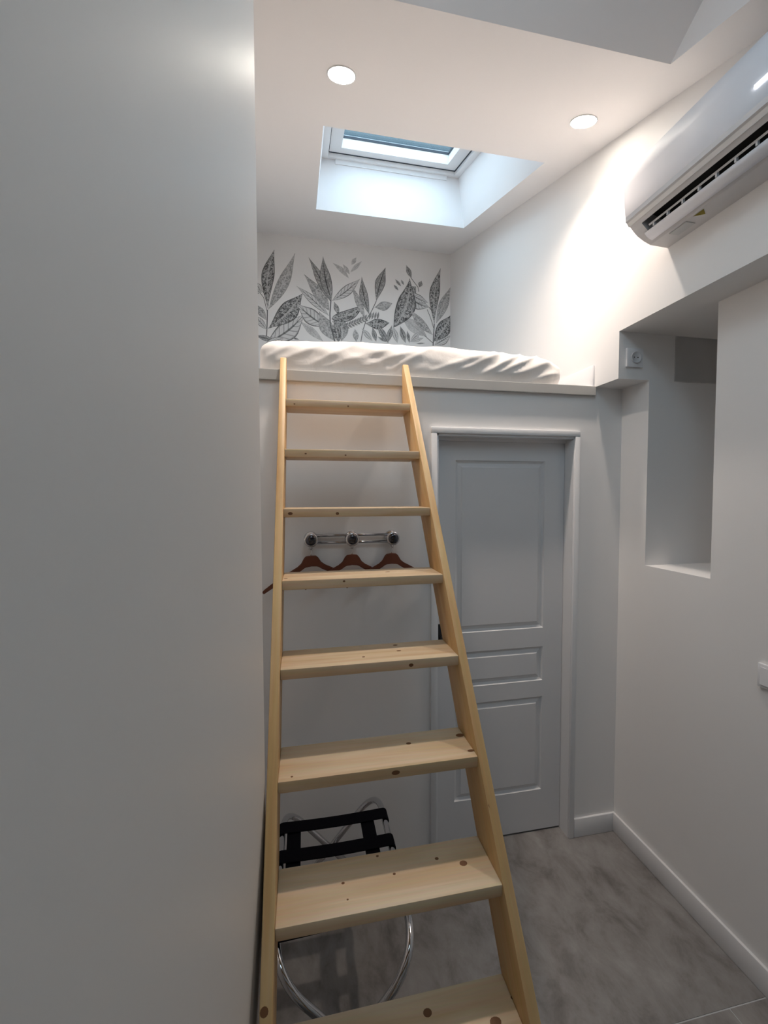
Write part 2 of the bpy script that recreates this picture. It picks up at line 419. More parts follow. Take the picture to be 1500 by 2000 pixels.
# each well: four walls rising from the opening to the roof window frame
def well(name, Wn, top, zoff):
    x0, x1, y0, y1 = Wn; a0, a1, b0, b1 = top
    zt = lambda y: cz(y) + zoff
    bot = [(x0, y0, cz(y0)), (x1, y0, cz(y0)), (x1, y1, cz(y1)), (x0, y1, cz(y1))]
    tp = [(a0, b0, zt(b0)), (a1, b0, zt(b0)), (a1, b1, zt(b1)), (a0, b1, zt(b1))]
    ob = [(x0 - 0.08, y0 - 0.08), (x1 + 0.08, y0 - 0.08), (x1 + 0.08, y1 + 0.08), (x0 - 0.08, y1 + 0.08)]
    bm = bmesh.new()
    for i in range(4):
        j = (i + 1) % 4
        hexa(bm, [bot[i], bot[j], (ob[j][0], ob[j][1], cz(ob[j][1])+0.02), (ob[i][0], ob[i][1], cz(ob[i][1])+0.02),
                  tp[i], tp[j], (ob[j][0], ob[j][1], zt(ob[j][1])), (ob[i][0], ob[i][1], zt(ob[i][1]))])
    return struct(from_bm(name, bm, 'ceil', ceiling))
T1 = (0.150, 1.222, 2.00, 3.185); ZO = 0.385
T2 = (-0.080, 1.265, -0.52, 0.880)
T2W = (-0.080, 0.760, -0.52, 0.880)     # roof window in the left part of the second recess
well('light_well', W1, T1, ZO); well('light_well', W2, T2, ZO)

def roof_window(name, top, zo):
    a0, a1, b0, b1 = top
    base = Vector(((a0 + a1) / 2, (b0 + b1) / 2, cz((b0 + b1) / 2) + zo))
    e = bpy.data.objects.new(name, None); C.objects.link(e); e.location = base; WL[e] = base; struct(e)
    n = Vector((0, -SL, 1)).normalized(); t = Vector((0, 1, SL)).normalized(); ux = Vector((1, 0, 0))
    L = (b1 - b0) / 2 * math.sqrt(1 + SL * SL); Wd = (a1 - a0) / 2
    P = lambda u, v, h: base + ux * u + t * v + n * h
    def ring(nm, u, v, wd, h0, h1, mat, par, wtop=None):
        bm = bmesh.new(); q = [(-u, -v), (u, -v), (u, v), (-u, v)]; r = [(-u + wd, -v + wd), (u - wd, -v + wd), (u - wd, v - wd), (-u + wd, v - wd)]
        for i in range(4):
            j = (i + 1) % 4
            hexa(bm, [P(*q[i], h0), P(*q[j], h0), P(*r[j], h0), P(*r[i], h0), P(*q[i], h1), P(*q[j], h1), P(*r[j], h1), P(*r[i], h1)])
        return from_bm(nm, bm, mat, par)
    fr = ring('window_frame', Wd + 0.03, L + 0.03, 0.075, -0.005, 0.097, 'trim', e)
    sa = ring('sash', Wd - 0.05, L - 0.05, 0.085, 0.022, 0.0975, 'trim', e)
    ring('gasket', Wd - 0.132, L - 0.132, 0.008, 0.080, 0.094, 'gasket', sa)
    ring('groove_seal', Wd - 0.045, L - 0.045, 0.007, 0.018, 0.024, 'gasket', sa)
    bm = bmesh.new(); u, v = Wd - 0.134, L - 0.134
    hexa(bm, [P(-u, -v, 0.092), P(u, -v, 0.092), P(u, v, 0.092), P(-u, v, 0.092), P(-u, -v, 0.098), P(u, -v, 0.098), P(u, v, 0.098), P(-u, v, 0.098)])
    from_bm('glass_pane', bm, 'glass', sa)
    bm = bmesh.new()   # ventilation bar along the upper rail
    for k in (0,): hexa(bm, [P(-Wd + 0.10, L - 0.02, -0.035), P(Wd - 0.10, L - 0.02, -0.035), P(Wd - 0.10, L + 0.0, -0.035), P(-Wd + 0.10, L + 0.0, -0.035), P(-Wd + 0.10, L - 0.02, 0.0), P(Wd - 0.10, L - 0.02, 0.0), P(Wd - 0.10, L + 0.0, 0.0), P(-Wd + 0.10, L + 0.0, 0.0)])
    from_bm('vent_bar', bm, 'trim', fr)
    # sky portal for sampling daylight through this pane
    ld = bpy.data.lights.new('sky_portal', 'AREA'); ld.shape = 'RECTANGLE'; ld.size = 2 * u; ld.size_y = 2 * v; ld.cycles.is_portal = True
    lo = bpy.data.objects.new('sky_portal', ld); C.objects.link(lo)
    lo.matrix_world = Matrix((( -1, 0, 0, 0), (0, t.y, n.y, 0), (0, t.z, n.z, 0), (0, 0, 0, 1))).to_4x4()
    m3 = Matrix((ux, t, n)).transposed()
    lo.matrix_world = Matrix.Translation(P(0, 0, 0.13)) @ m3.to_4x4()
    return e
w1 = roof_window('window_1', T1, ZO)
w2 = roof_window('window_2', T2W, ZO)
bm = bmesh.new(); ya, yb = T2[2] - 0.08, T2[3] + 0.08
hexa(bm, [(T2W[1], ya, cz(ya) + ZO), (T2[1] + 0.09, ya, cz(ya) + ZO), (T2[1] + 0.09, yb, cz(yb) + ZO), (T2W[1], yb, cz(yb) + ZO), (T2W[1], ya, cz(ya) + ZO + .1), (T2[1] + 0.09, ya, cz(ya) + ZO + .1), (T2[1] + 0.09, yb, cz(yb) + ZO + .1), (T2W[1], yb, cz(yb) + ZO + .1)])
from_bm('recess_top', bm, 'ceil', ceiling)
# slate-grey neighbouring wall seen through the roof window
struct(box('wall_neighbour', -7, 9, 8.0, 8.4, 0, 17, 'slate'))

# ------------------------------------------------------------------ baseboards
def skirting(name, pts):
    bm = bmesh.new(); bx(bm, *pts, 0.003); auto_smooth(bm)
    return struct(from_bm(name, bm, 'trim'))
skirting('baseboard_right', (XR - 0.013, XR, YB, D, 0, 0.10))
skirting('baseboard_door_wall', (1.366, XR - 0.013, D - 0.013, D, 0, 0.10))
skirting('baseboard_loft', (XU - 0.011, XU, 1.856, D2, ZP, 2.449))

# ------------------------------------------------------------------ door
door = bpy.data.objects.new('door_1', None); C.objects.link(door); door.location = ((DX0 + DX1) / 2, D, 0); WL[door] = Vector(door.location)
struct(door)
LY = 1.930; LX0, LX1, LZ0, LZ1 = DX0 + 0.012, DX1 - 0.004, 0.009, 2.062
PX0, PX1 = 0.734, 1.221
panels = [(1.100, 1.968), (0.820, 1.001), (0.228, 0.733)]
bm = bmesh.new()
bx(bm, LX0, PX0, LY, LY + 0.038, LZ0, LZ1); bx(bm, PX1, LX1, LY, LY + 0.038, LZ0, LZ1)
zs = [LZ0] + [z for pr in reversed(panels) for z in pr] + [LZ1]
for i in range(0, len(zs), 2): bx(bm, PX0, PX1, LY, LY + 0.038, zs[i], zs[i + 1])
leaf = from_bm('door_leaf', bm, 'door', door)
for za, zb in panels:
    bm = bmesh.new(); rings = []
    for ins, dep in ((0, 0), (0.004, 0.007), (0.014, 0.011), (0.030, 0.006), (0.036, 0.001), (0.040, 0.001)):
        rings.append([bm.verts.new(q) for q in ((PX0 + ins, LY + dep, za + ins), (PX1 - ins, LY + dep, za + ins), (PX1 - ins, LY + dep, zb - ins), (PX0 + ins, LY + dep, zb - ins))])
    back = [bm.verts.new((q.co.x, LY + 0.036, q.co.z)) for q in rings[0]]
    for A, B in zip([back] + rings, rings):
        for k in range(4): bm.faces.new((A[k], A[(k + 1) % 4], B[(k + 1) % 4], B[k]))
    bm.faces.new(rings[-1]); bm.faces.new(back[::-1])
    from_bm('door_panel', bm, 'door', leaf)
# lining and casing
bm = bmesh.new()
bx(bm, DX0 - 0.0005, DX0 + 0.010, D - 0.004, LY + 0.06, 0, DH); bx(bm, DX1 - 0.002, DX1 + 0.0005, D - 0.004, LY + 0.06, 0, DH); bx(bm, DX0, DX1, D - 0.004, LY + 0.06, DH - 0.010, DH + 0.0005)
bx(bm, DX0 + 0.01, DX1 - 0.002, LY - 0.012, LY - 0.001, 2.062, DH - 0.010)
from_bm('door_lining', bm, 'trim', door)
bm = bmesh.new()
cw = 0.028
bx(bm, DX0 - cw, DX0, D - 0.015, D, 0, DH, 0.003); bx(bm, DX1, DX1 + cw, D - 0.015, D, 0, DH, 0.003); bx(bm, DX0 - cw, DX1 + cw, D - 0.015, D, DH, DH + cw, 0.003)
auto_smooth(bm); from_bm('door_casing', bm, 'trim', door)
bm = bmesh.new(); bx(bm, LX0 + 0.010, LX0 + 0.052, LY - 0.010, LY, 1.00, 1.155, 0.003); auto_smooth(bm)
hd = from_bm('door_handle', bm, 'blackmetal', leaf); hd['label'] = 'black metal handle plate'
bm = bmesh.new(); tube(bm, round_path([(LX0 + 0.031, LY - 0.01, 1.09), (LX0 + 0.031, LY - 0.045, 1.09), (LX0 + 0.13, LY - 0.045, 1.09)], 0.012), 0.009, 10)
from_bm('lever', bm, 'blackmetal', hd, smooth=True)

# ------------------------------------------------------------------ ladder
SC = 0.955
TZ0, TDZ, TY0, TDY = 2.181, 0.2143, 1.690, 0.1409
XLI, XRI, RT = -0.0703, 0.4406, 0.026
slope = TDY / TDZ
yf = lambda z: TY0 + slope * (z - TZ0)
ladder = thing('loft_ladder', ((XLI + XRI) / 2, 1.0, 0), 'pine ladder with flat treads leaning up to the loft bed platform', 'ladder')
prof = [(yf(0), 0), (yf(0) + 0.150, 0), (LIPF - 0.001, TZ0 + (LIPF - 0.151 - TY0) / slope), (LIPF - 0.001, 2.385), (yf(2.385) - 0.001, 2.385)]
ang = math.atan2(TDZ, TDY); ca, sa_ = math.cos(ang), math.sin(ang)
def rail(x0, x1):
    bm = bmesh.new(); prism(bm, prof, 'X', x0, x1)
    bmesh.ops.bevel(bm, geom=bm.edges[:], offset=0.004, segments=2, affect='EDGES', profile=0.5); auto_smooth(bm, 0.5)
    return from_bm('side_rail', bm, 'pine', ladder, grain=lambda c: (c.y * ca + c.z * sa_, -c.y * sa_ + c.z * ca, c.x))
rl = rail(XLI - RT, XLI); rr = rail(XRI, XRI + RT)
treads = []
TD, TT = 0.142, 0.030
for i in range(10):
    z, y = TZ0 - TDZ * i, TY0 - TDY * i
    bm = bmesh.new(); bx(bm, XLI - 0.0005, XRI + 0.0005, y, y + TD, z - TT, z, 0.004); auto_smooth(bm, 0.5)
    t = from_bm('tread', bm, 'palepine', ladder, grain=lambda c, i=i: (c.x, c.y + i * 0.7, c.z)); treads.append(t)
def disc(name, c, nrm, r, mat, parent, ex=1.0, exdir=(1, 0, 0)):
    bm = bmesh.new(); nrm = Vector(nrm).normalized(); u = Vector(exdir); u = (u - nrm * u.dot(nrm)).normalized(); v = nrm.cross(u); c = Vector(c)
    a = [bm.verts.new(c + u * math.cos(k * math.pi / 6) * r * ex + v * math.sin(k * math.pi / 6) * r - nrm * 0.001) for k in range(12)]
    b = [bm.verts.new(c + u * math.cos(k * math.pi / 6) * r * ex + v * math.sin(k * math.pi / 6) * r + nrm * 0.0003) for k in range(12)]
    bm.faces.new(a[::-1]); bm.faces.new(b)
    for k in range(12): bm.faces.new((a[k], a[(k + 1) % 12], b[(k + 1) % 12], b[k]))
    return from_bm(name, bm, mat, parent)
# knots, read off the photograph: (pixel x, y, tread, face, radius m)
for x, y, i, face, r, ex in [(680, 795, 0, 'f', .003, 1.3), (575, 789, 0, 'f', .0025, 1.5), (597, 886, 1, 'f', .0025, 1.6), (675, 889, 1, 'f', .0025, 1.5),
        (567, 1003, 2, 'f', .005, 1.6), (659, 1003, 2, 'f', .005, 1.2), (558, 1130, 3, 't', .004, 1.6), (672, 1132, 3, 'f', .003, 1.3), (757, 1117, 3, 't', .004, 2.0),
        (772, 1260, 4, 't', .005, 1.5), (779, 1271, 4, 't', .004, 1.8), (710, 1283, 4, 't', .003, 1.5), (803, 1299, 4, 'f', .005, 1.4),
        (798, 1452, 5, 't', .005, 1.4), (898, 1436, 5, 't', .008, 1.5), (920, 1466, 5, 't', .005, 2.0), (570, 1517, 5, 't', .003, 1.0), (773, 1509, 5, 'f', .006, 1.8),
        (905, 1686, 6, 't', .0075, 1.3), (853, 1677, 6, 't', .004, 1.2), (770, 1707, 6, 't', .003, 1.2), (736, 1667, 6, 't', .003, 1.2), (670, 1725, 6, 't', .003, 1.3), (679, 1757, 6, 't', .002, 1.2),
        (835, 1978, 7, 't', .008, 1.2), (968, 1996, 7, 't', .009, 1.4), (1000, 1948, 7, 't', .003, 1.0)]:
    z, yy = TZ0 - TDZ * i, TY0 - TDY * i
    if face == 't':
        p = on(x, y, 'Z', z)
        p.y = min(max(p.y, yy + 0.012), yy + TD - 0.012); disc('knot', p, (0, 0, 1), r, 'knot', treads[i], ex)
    else:
        p = on(x, y, 'Y', yy); p.z = min(max(p.z, z - TT + 0.009), z - 0.009); disc('knot', p, (0, -1, 0), min(r, .006), 'knot', treads[i], ex)
# screw holes and knots on the rails
nf = Vector((0, -TDZ, TDY)).normalized()
def rail_pt(x, zz): return (x, yf(zz), zz)
for par, xx, zz, r, mt in [(rl, -0.083, 2.335, .0035, 'hole'), (rl, -0.083, 1.966, .005, 'hole'), (rl, -0.083, 1.130, .0048, 'hole'), (rl, -0.088, 1.44, .004, 'knot'), (rl, -0.087, 0.80, .008, 'knot'),
                       (rr, 0.4536, 2.335, .0045, 'hole'), (rr, 0.452, 1.13, .004, 'hole'), (rr, 0.452, 1.02, .009, 'knot'), (rr, 0.4555, 1.36, .007, 'knot')]:
    disc('screw' if mt == 'hole' else 'knot', rail_pt(xx, zz), nf, r, mt, par, 1.0)
for yy, zz, r in [(1.44, 1.80, .008), (1.395, 1.73, .004), (1.13, 1.33, .005), (0.93, 1.02, .004)]:
    disc('knot', (XRI, yy + 0.02, zz), (-1, 0, 0), r, 'knot', rr)

# ------------------------------------------------------------------ mattress under a fitted sheet
def mattress():
    x0, x1, y0, y1, z0, z1 = -0.190, 1.285, 1.872, 3.86, ZP, 2.497
    nx, ny, nz = 150, 60, 16
    bm = bmesh.new(); vid = {}
    def V(i, j, k):
        key = (i, j, k)
        if key in vid: return vid[key]
        a, b, c = i / nx, (j / ny) ** 1.6, k / nz
        P = Vector((x0 + (x1 - x0) * a, y0 + (y1 - y0) * b, z0 + (z1 - z0) * c))
        # rounded box: clamp into an inner box and push out
        r = 0.062
        rr_ = r + 0.10 * max(0, (a - 0.78) / 0.22)
        q = Vector((min(max(P.x, x0 + rr_ * 1.25), x1 - rr_ * 1.25), min(max(P.y, y0 + r), y1 - r), min(P.z, z1 - r)))
        d = P - q
        e = Vector((d.x / (rr_ * 1.25), d.y / r, max(0, d.z) / r))
        l = e.length
        if l > 1e-6:
            m = max(abs(e.x), abs(e.y), abs(e.z)); e = e * (m / l)
            P = Vector((q.x + e.x * rr_ * 1.25, q.y + e.y * r, (q.z + e.z * r) if d.z > 0 else P.z))
        # bulge of the sides and sag of the rim
        h = (P.z - z0) / (z1 - z0)
        P.y -= 0.012 * math.sin(math.pi * min(1, h)) * (1 if b < 0.02 else 0)
        P.z += 0.022 * math.sin(math.pi * min(1, max(0, a))) * h - 0.012 * h
        # creases: long diagonal folds on the front and right end plus soft noise
        s = P.x * 5.2 - P.z * 11.0
        fold = mnoise.noise(Vector((s * 1.5, P.z * 2.0 + P.x * 0.8, 3.1)))
        fold2 = mnoise.noise(Vector((P.x * 3.2, P.z * 26.0 + P.x * 5, 9.2)))
        fr = max(0.0, 1 - (P.y - y0) / 0.25)
        sharp = 1 - abs(fold)
        amt = fr * (0.35 + 0.65 * min(1, max(0, (a - 0.35) / 0.4)))
        hh = min(1, h * 3)
        P.y -= (sharp ** 5) * 0.017 * amt * hh + fold2 * 0.0045 * fr * hh
        P.z += 0.006 * mnoise.noise(Vector((P.x * 4, P.y * 4, 1.7))) * h + 0.004 * (sharp ** 5) * amt * h
        v = bm.verts.new(P); vid[key] = v; return v
    for i in range(nx):
        for j in range(ny):
            bm.faces.new((V(i, j, nz), V(i + 1, j, nz), V(i + 1, j + 1, nz), V(i, j + 1, nz)))
            if True: bm.faces.new((V(i, j, 0), V(i, j + 1, 0), V(i + 1, j + 1, 0), V(i + 1, j, 0)))
    for i in range(nx):
        for k in range(nz):
            bm.faces.new((V(i, 0, k), V(i + 1, 0, k), V(i + 1, 0, k + 1), V(i, 0, k + 1)))
            bm.faces.new((V(i, ny, k), V(i, ny, k + 1), V(i + 1, ny, k + 1), V(i + 1, ny, k)))
    for j in range(ny):
        for k in range(nz):
            bm.faces.new((V(0, j, k), V(0, j, k + 1), V(0, j + 1, k + 1), V(0, j + 1, k)))
            bm.faces.new((V(nx, j, k), V(nx, j + 1, k), V(nx, j + 1, k + 1), V(nx, j, k + 1)))
    return from_bm('mattress', bm, 'sheet', None, smooth=True)
tag(mattress(), 'mattress under a creased white fitted sheet on the loft platform', 'mattress')

# ------------------------------------------------------------------ mural: printed leaves on the loft end wall
CA = lambda u, v: (495 + u / 7.5, 480 + v / 7.5)
CB = lambda u, v: (690 + u / 7.5, 490 + v / 7.5)
leafcount = [0]
def wp(q):
    p = on(q[0], q[1], 'Y', D2); return p
def leafprint(base, tip, wpx, style, bow=0.0, peak=0.5, name='printed_leaf'):
    a, b = wp(base), wp(tip)
    ax = b - a; L = ax.length; ax.normalize(); sd = Vector((ax.z, 0, -ax.x))
    wd = wpx / 7.5 * 4.05 / F / 2 * 1.02
    leafcount[0] += 1; off = 0.0004 + 0.00003 * leafcount[0]
    bm = bmesh.new(); uvl = bm.loops.layers.uv.new('UVMap'); n, m = 16, 4; g = []
    uvs = {}
    for i in range(n + 1):
        t = i / n
        k = math.log(0.5) / math.log(peak)
        wv = max(0.02, math.sin(math.pi * min(1, t ** k)) ** 1.05)
        if t > 0.6: wv *= 1 - 0.4 * (t - 0.6) / 0.4
        c = a + ax * (L * t) + sd * (bow * L * math.sin(math.pi * t))
        row = []
        for j in range(m + 1):
            s = j / m * 2 - 1
            p = c + sd * (s * wd * wv); p.x = min(p.x, XU - 0.002); p.y = D2 - off
            v = bm.verts.new(p); uvs[v] = (j / m, t); row.append(v)
        g.append(row)
    for i in range(n):
        for j in range(m):
            f = bm.faces.new((g[i][j], g[i][j + 1], g[i + 1][j + 1], g[i + 1][j]))
            for l in f.loops: l[uvl].uv = uvs[l.vert]
    return from_bm(name, bm, 'leaf' + style, wall_back, recalc=False)
def stem(pts, wpx=8):
    leafcount[0] += 1; off = 0.0004 + 0.00003 * leafcount[0]
    P = [wp(q) for q in pts]; w_ = wpx / 7.5 * 4.05 / F / 2
    bm = bmesh.new(); prev = None
    for i, p in enumerate(P):
        d = (P[min(i + 1, len(P) - 1)] - P[max(i - 1, 0)]).normalized(); sd = Vector((d.z, 0, -d.x)) * w_
        a = bm.verts.new((min(p.x + sd.x, XU - .002), D2 - off, p.z + sd.z)); b = bm.verts.new((min(p.x - sd.x, XU - .002), D2 - off, p.z - sd.z))
        if prev: bm.faces.new((prev[0], prev[1], b, a))
        prev = (a, b)
    from_bm('printed_stem', bm, 'stem', wall_back)
A, B = CA, CB
# faint background leaves
leafprint(A(1020, 1400), A(680, 1100), 100, 'F'); leafprint(B(1080, 1260), B(690, 950), 170, 'F')
leafprint(A(1400, 480), A(1160, 250), 70, 'F', 0.05); leafprint(A(1410, 420), A(1310, 270), 55, 'F')
leafprint(A(1420, 390), B(125, 150), 55, 'F'); leafprint(B(-25, 205), B(45, 95), 55, 'F'); leafprint(B(45, 1330), B(25, 1140), 80, 'L')
# left plant
stem([A(205, 940), A(200, 1150), A(190, 1340)], 14); stem([A(200, 960), A(150, 760), A(90, 680)], 8); stem([A(190, 740), A(120, 650), A(50, 610)], 8)
leafprint(A(120, 690), A(20, 520), 90, 'O'); leafprint(A(110, 660), A(20, 690), 50, 'O')
leafprint(A(190, 1090), A(30, 850), 95, 'L'); leafprint(A(195, 1230), A(10, 1010), 90, 'O')
leafprint(A(225, 930), A(610, 105), 150, 'L', 0.03, 0.48); leafprint(A(215, 940), A(305, 60), 165, 'D', -0.06, 0.58)
leafprint(A(200, 1420), A(750, 1000), 250, 'O', 0.06); leafprint(A(215, 1215), A(720, 700), 245, 'D', 0.05, 0.55)
leafprint(A(330, 1400), A(20, 1310), 70, 'M'); leafprint(A(450, 1350), A(160, 1440), 90, 'O'); leafprint(A(160, 1470), A(300, 1480), 70, 'O')
leafprint(A(170, 1560), A(110, 1480), 30, 'M'); leafprint(A(190, 1540), A(150, 1470), 30, 'M'); leafprint(A(670, 1375), A(560, 1345), 25, 'M')
# second plant
leafprint(A(1080, 1190), A(640, 850), 215, 'O', -0.05, 0.5); leafprint(A(1110, 1030), A(630, 590), 110, 'O', 0.02)
leafprint(A(1200, 1400), A(960, 960), 190, 'L', -0.04); leafprint(A(1110, 950), A(735, 410), 150, 'L', 0.03, 0.42)
leafprint(A(1125, 810), A(808, 170), 125, 'M', 0.02, 0.45); leafprint(A(1140, 800), A(1018, 155), 155, 'M', -0.04, 0.45)
leafprint((648, 588), (703.5, 544.5), 130, 'O', 0.03, 0.5)
stem([A(1135, 790), A(1120, 1000), A(1125, 1160), A(1190, 1400)], 16)
leafprint(A(1290, 1400), A(1330, 1060), 150, 'L'); leafprint(A(1250, 1010), A(1180, 820), 70, 'D')
leafprint(A(1145, 1075), (715.5, 589.5), 150, 'D', 0.10, 0.35); leafprint(A(1150, 1110), A(1340, 1130), 110, 'D'); leafprint(A(1250, 1420), A(1190, 1080), 120, 'D')
# fern sprig
stem([(668, 641), (690, 633), (716, 621)], 7)
for k in range(9):
    x, y = 670 + k * 5.2, 640 - k * 2.1
    leafprint((x, y), (x + 5, y - 9), 28, 'M'); leafprint((x, y), (x + 8, y + 4), 26, 'M')
# middle plants
leafprint(B(165, 990), B(-20, 520), 95, 'L', 0.02); leafprint(B(235, 935), B(125, 380), 118, 'M', -0.05, 0.5)
leafprint(B(335, 745), B(472, 245), 140, 'M', -0.03, 0.55)
stem([B(335, 740), B(270, 880), B(190, 1010), B(140, 1170), B(110, 1330)], 10)
leafprint(B(570, 770), B(305, 830), 125, 'L', -0.04); leafprint(B(530, 1055), B(175, 1065), 145, 'D', -0.04)
for k in range(4): leafprint(B(230 + 40 * k, 1010), B(265 + 36 * k, 890), 30, 'M')
leafprint(B(800, 650), B(1120, 830), 170, 'O', 0.10); leafprint(B(800, 640), B(920, 520), 130, 'D')
leafprint(B(820, 600), B(1100, 760), 120, 'O', 0.08)
stem([B(840, 390), B(890, 460), B(945, 530), B(960, 600)], 9); leafprint(B(850, 400), B(775, 210), 70, 'M'); leafprint(B(965, 535), B(1000, 440), 60, 'M')
leafprint(B(700, 520), B(610, 415), 36, 'M'); leafprint(B(740, 500), B(700, 425), 30, 'M'); leafprint(B(660, 580), B(590, 495), 34, 'M')
leafprint(B(590, 1125), B(826, 405), 275, 'D', 0.10, 0.48)
for b_, t_, w_, s_ in [((500, 1350), (565, 1090), 75, 'M'), ((645, 1350), (585, 1110), 80, 'O'), ((765, 1350), (685, 1100), 80, 'M'), ((822, 1350), (788, 1170), 48, 'M'),
                       ((515, 1350), (345, 1075), 85, 'M'), ((335, 1330), (280, 1120), 68, 'M'), ((280, 1320), (120, 1135), 72, 'O'), ((485, 1335), (355, 1255), 36, 'M'),
                       ((835, 1335), (985, 1185), 72, 'O'), ((850, 1330), (1035, 1275), 50, 'O'), ((920, 1362), (1055, 1352), 20, 'M')]:
    leafprint(B(*b_), B(*t_), w_, s_)
# right plant
leafprint(B(1165, 1235), B(820, 850), 115, 'L', -0.03); leafprint(B(1215, 1060), B(1425, 530), 140, 'L'); leafprint(B(1190, 1380), B(1430, 1240), 130, 'O')
leafprint(B(1185, 1075), B(1277, 258), 150, 'D', -0.06, 0.56); leafprint(B(1180, 1330), B(1450, 930), 210, 'D', 0.03)
stem([B(1185, 1070), B(1175, 1230), B(1168, 1390)], 14); stem([B(1175, 1130), B(1130, 980), B(1080, 860)], 8); stem([B(1160, 890), B(1110, 830)], 10); stem([B(1165, 1350), B(1040, 1240)], 8)

# ------------------------------------------------------------------ recessed downlights
nd = Vector((0, SL, -1)).normalized()
def downlight(x, y, label, group='recessed ceiling downlights'):
    c = Vector((x, y, cz(y)))
    e = thing('downlight', c, label, 'downlight', group)
    bm = bmesh.new(); lathe(bm, [(0.057, -0.001), (0.057, 0.002), (0.055, 0.004), (0.052, 0.003), (0.052, -0.002)], c, nd, 32)
    auto_smooth(bm); from_bm('bezel', bm, 'plastic', e)
    bm = bmesh.new(); lathe(bm, [(0.0, 0.0030), (0.052, 0.0025), (0.052, -0.001), (0, -0.001)], c, nd, 32)
    from_bm('lens', bm, 'lens', e)
    ld = bpy.data.lights.new('downlight_beam', 'SPOT'); ld.energy = LAMP_W; ld.color = LAMP_COL; ld.spot_size = math.radians(130); ld.spot_blend = 1.0; ld.shadow_soft_size = 0.04
    lo = bpy.data.objects.new('downlight_beam', ld); C.objects.link(lo); lo.parent = e
    lo.location = nd * 0.012; lo.rotation_euler = nd.to_track_quat('-Z', 'Y').to_euler()
downlight(0.158, 1.665, 'lit round ceiling downlight above the ladder, left of the two')
downlight(1.219, 1.667, 'lit round ceiling downlight beside the air conditioner, right of the two')

# ------------------------------------------------------------------ air conditioner
AY1, AY0 = 1.444, 0.640
ac = thing('air_conditioner', (XU - 0.1, (AY0 + AY1) / 2, 2.788), 'white wall-mounted air conditioner with half-open louvre high on right wall', 'air conditioner')
full = [(XU, 3.052), (1.262, 3.056), (1.247, 3.050), (1.247, 2.862), (1.259, 2.855), (1.272, 2.843), (1.286, 2.829), (1.303, 2.815), (1.334, 2.799), (1.362, 2.789), (XU, 2.786)]
notch = [(XU, 3.052), (1.262, 3.056), (1.247, 3.050), (1.247, 2.862), (1.259, 2.855), (1.272, 2.843), (1.279, 2.836), (1.318, 2.880), (1.375, 2.860), (1.343, 2.796), (1.362, 2.789), (XU, 2.786)]
bm = bmesh.new(); prism(bm, full, 'Y', AY1 - 0.045, AY1); prism(bm, full, 'Y', AY0, AY0 + 0.045); prism(bm, notch, 'Y', AY0 + 0.045, AY1 - 0.045)
from_bm('casing', bm, 'acbody', ac)
bm = bmesh.new()
prism(bm, [(1.2812, 2.8385), (1.3185, 2.8785), (1.374, 2.8585), (1.3447, 2.7992), (1.3437, 2.7998), (1.3725, 2.8580), (1.3190, 2.8770), (1.2825, 2.8375)], 'Y', AY0 + 0.0455, AY1 - 0.0455)
o = from_bm('air_outlet', bm, 'dark', ac); o['label'] = 'dark air outlet slot'
bm = bmesh.new(); pf = [(1.2465, 3.047), (1.243, 3.047), (1.2385, 2.99), (1.2405, 2.93), (1.248, 2.872), (1.253, 2.8655), (1.257, 2.868), (1.2465, 2.93)]
prism(bm, pf, 'Y', AY0 - 0.001, AY1 + 0.001); auto_smooth(bm, 0.3); fp = from_bm('front_panel', bm, 'acpanel', ac)
bm = bmesh.new(); prism(bm, [(1.2495, 2.8645), (1.256, 2.8655), (1.268, 2.8475), (1.2625, 2.8455)], 'Y', AY0 - 0.0005, AY1 + 0.0005); from_bm('trim_strip', bm, 'acwarm', ac)
bm = bmesh.new(); lp = [(1.312, 2.8125), (1.322, 2.803), (1.334, 2.7955), (1.347, 2.7905), (1.348, 2.793), (1.335, 2.7985), (1.323, 2.8065), (1.3135, 2.8155)]
prism(bm, [(a - 0.006, b - 0.004) for a, b in lp], 'Y', AY0 + 0.035, AY1 - 0.030); auto_smooth(bm, 0.6); lv = from_bm('louvre', bm, 'acpanel', ac)
bm = bmesh.new(); prism(bm, [(1.3005, 2.8275), (1.3045, 2.8225), (1.3065, 2.8245), (1.3025, 2.8295)], 'Y', AY0 + 0.05, AY1 - 0.055)
from_bm('inner_louvre', bm, 'acbody', ac)
for k in range(12):
    yy = AY1 - 0.075 - k * 0.06
    box('louvre_bracket', 1.303, 1.312, yy - 0.003, yy + 0.003, 2.811, 2.826, 'acbody', lv)
p1 = on(1474, 170, 'X', 1.2395); p2 = on(1500, 146, 'X', 1.2395)
o = box('bright_strip', 1.2375, 1.2400, p1.y - 0.11, p1.y, p1.z - 0.005, p1.z + 0.004, 'brightstrip', fp); o['label'] = 'bright white strip on the front panel'  # slim emissive white strip along the front panel
p1 = on(1242, 400, 'Y', AY1 - 0.05)
bm = bmesh.new()
for k, (h_, wd_) in enumerate([(0.006, .006), (0.005, .004), (0.005, .005), (0.006, .004), (0.005, .005), (0.005, .004)]):
    y0_ = AY1 - 0.055 - k * 0.009; bx(bm, 1.2505, 1.2515, y0_ - wd_, y0_, 2.879, 2.879 + h_)
o = from_bm('emblem', bm, 'greyprint', fp); o['label'] = 'faint grey emblem'; 
def under(x, y, pad=0.0): return on(x, y, 'Z', 2.7862)
tri = [on(1366, 416, 'Z', 2.7875), on(1390, 414, 'Z', 2.7875), on(1375, 425, 'Z', 2.7875)]
cY = sum(t.y for t in tri) / 3
bm = bmesh.new()
tv = [(1.372, cY + 0.018), (1.372, cY - 0.022), (1.402, cY - 0.002)]
for zz in (2.7855,): bm.faces.new([bm.verts.new((a, b, 2.7868 if a > 1.38 else 2.7872)) for a, b in tv])
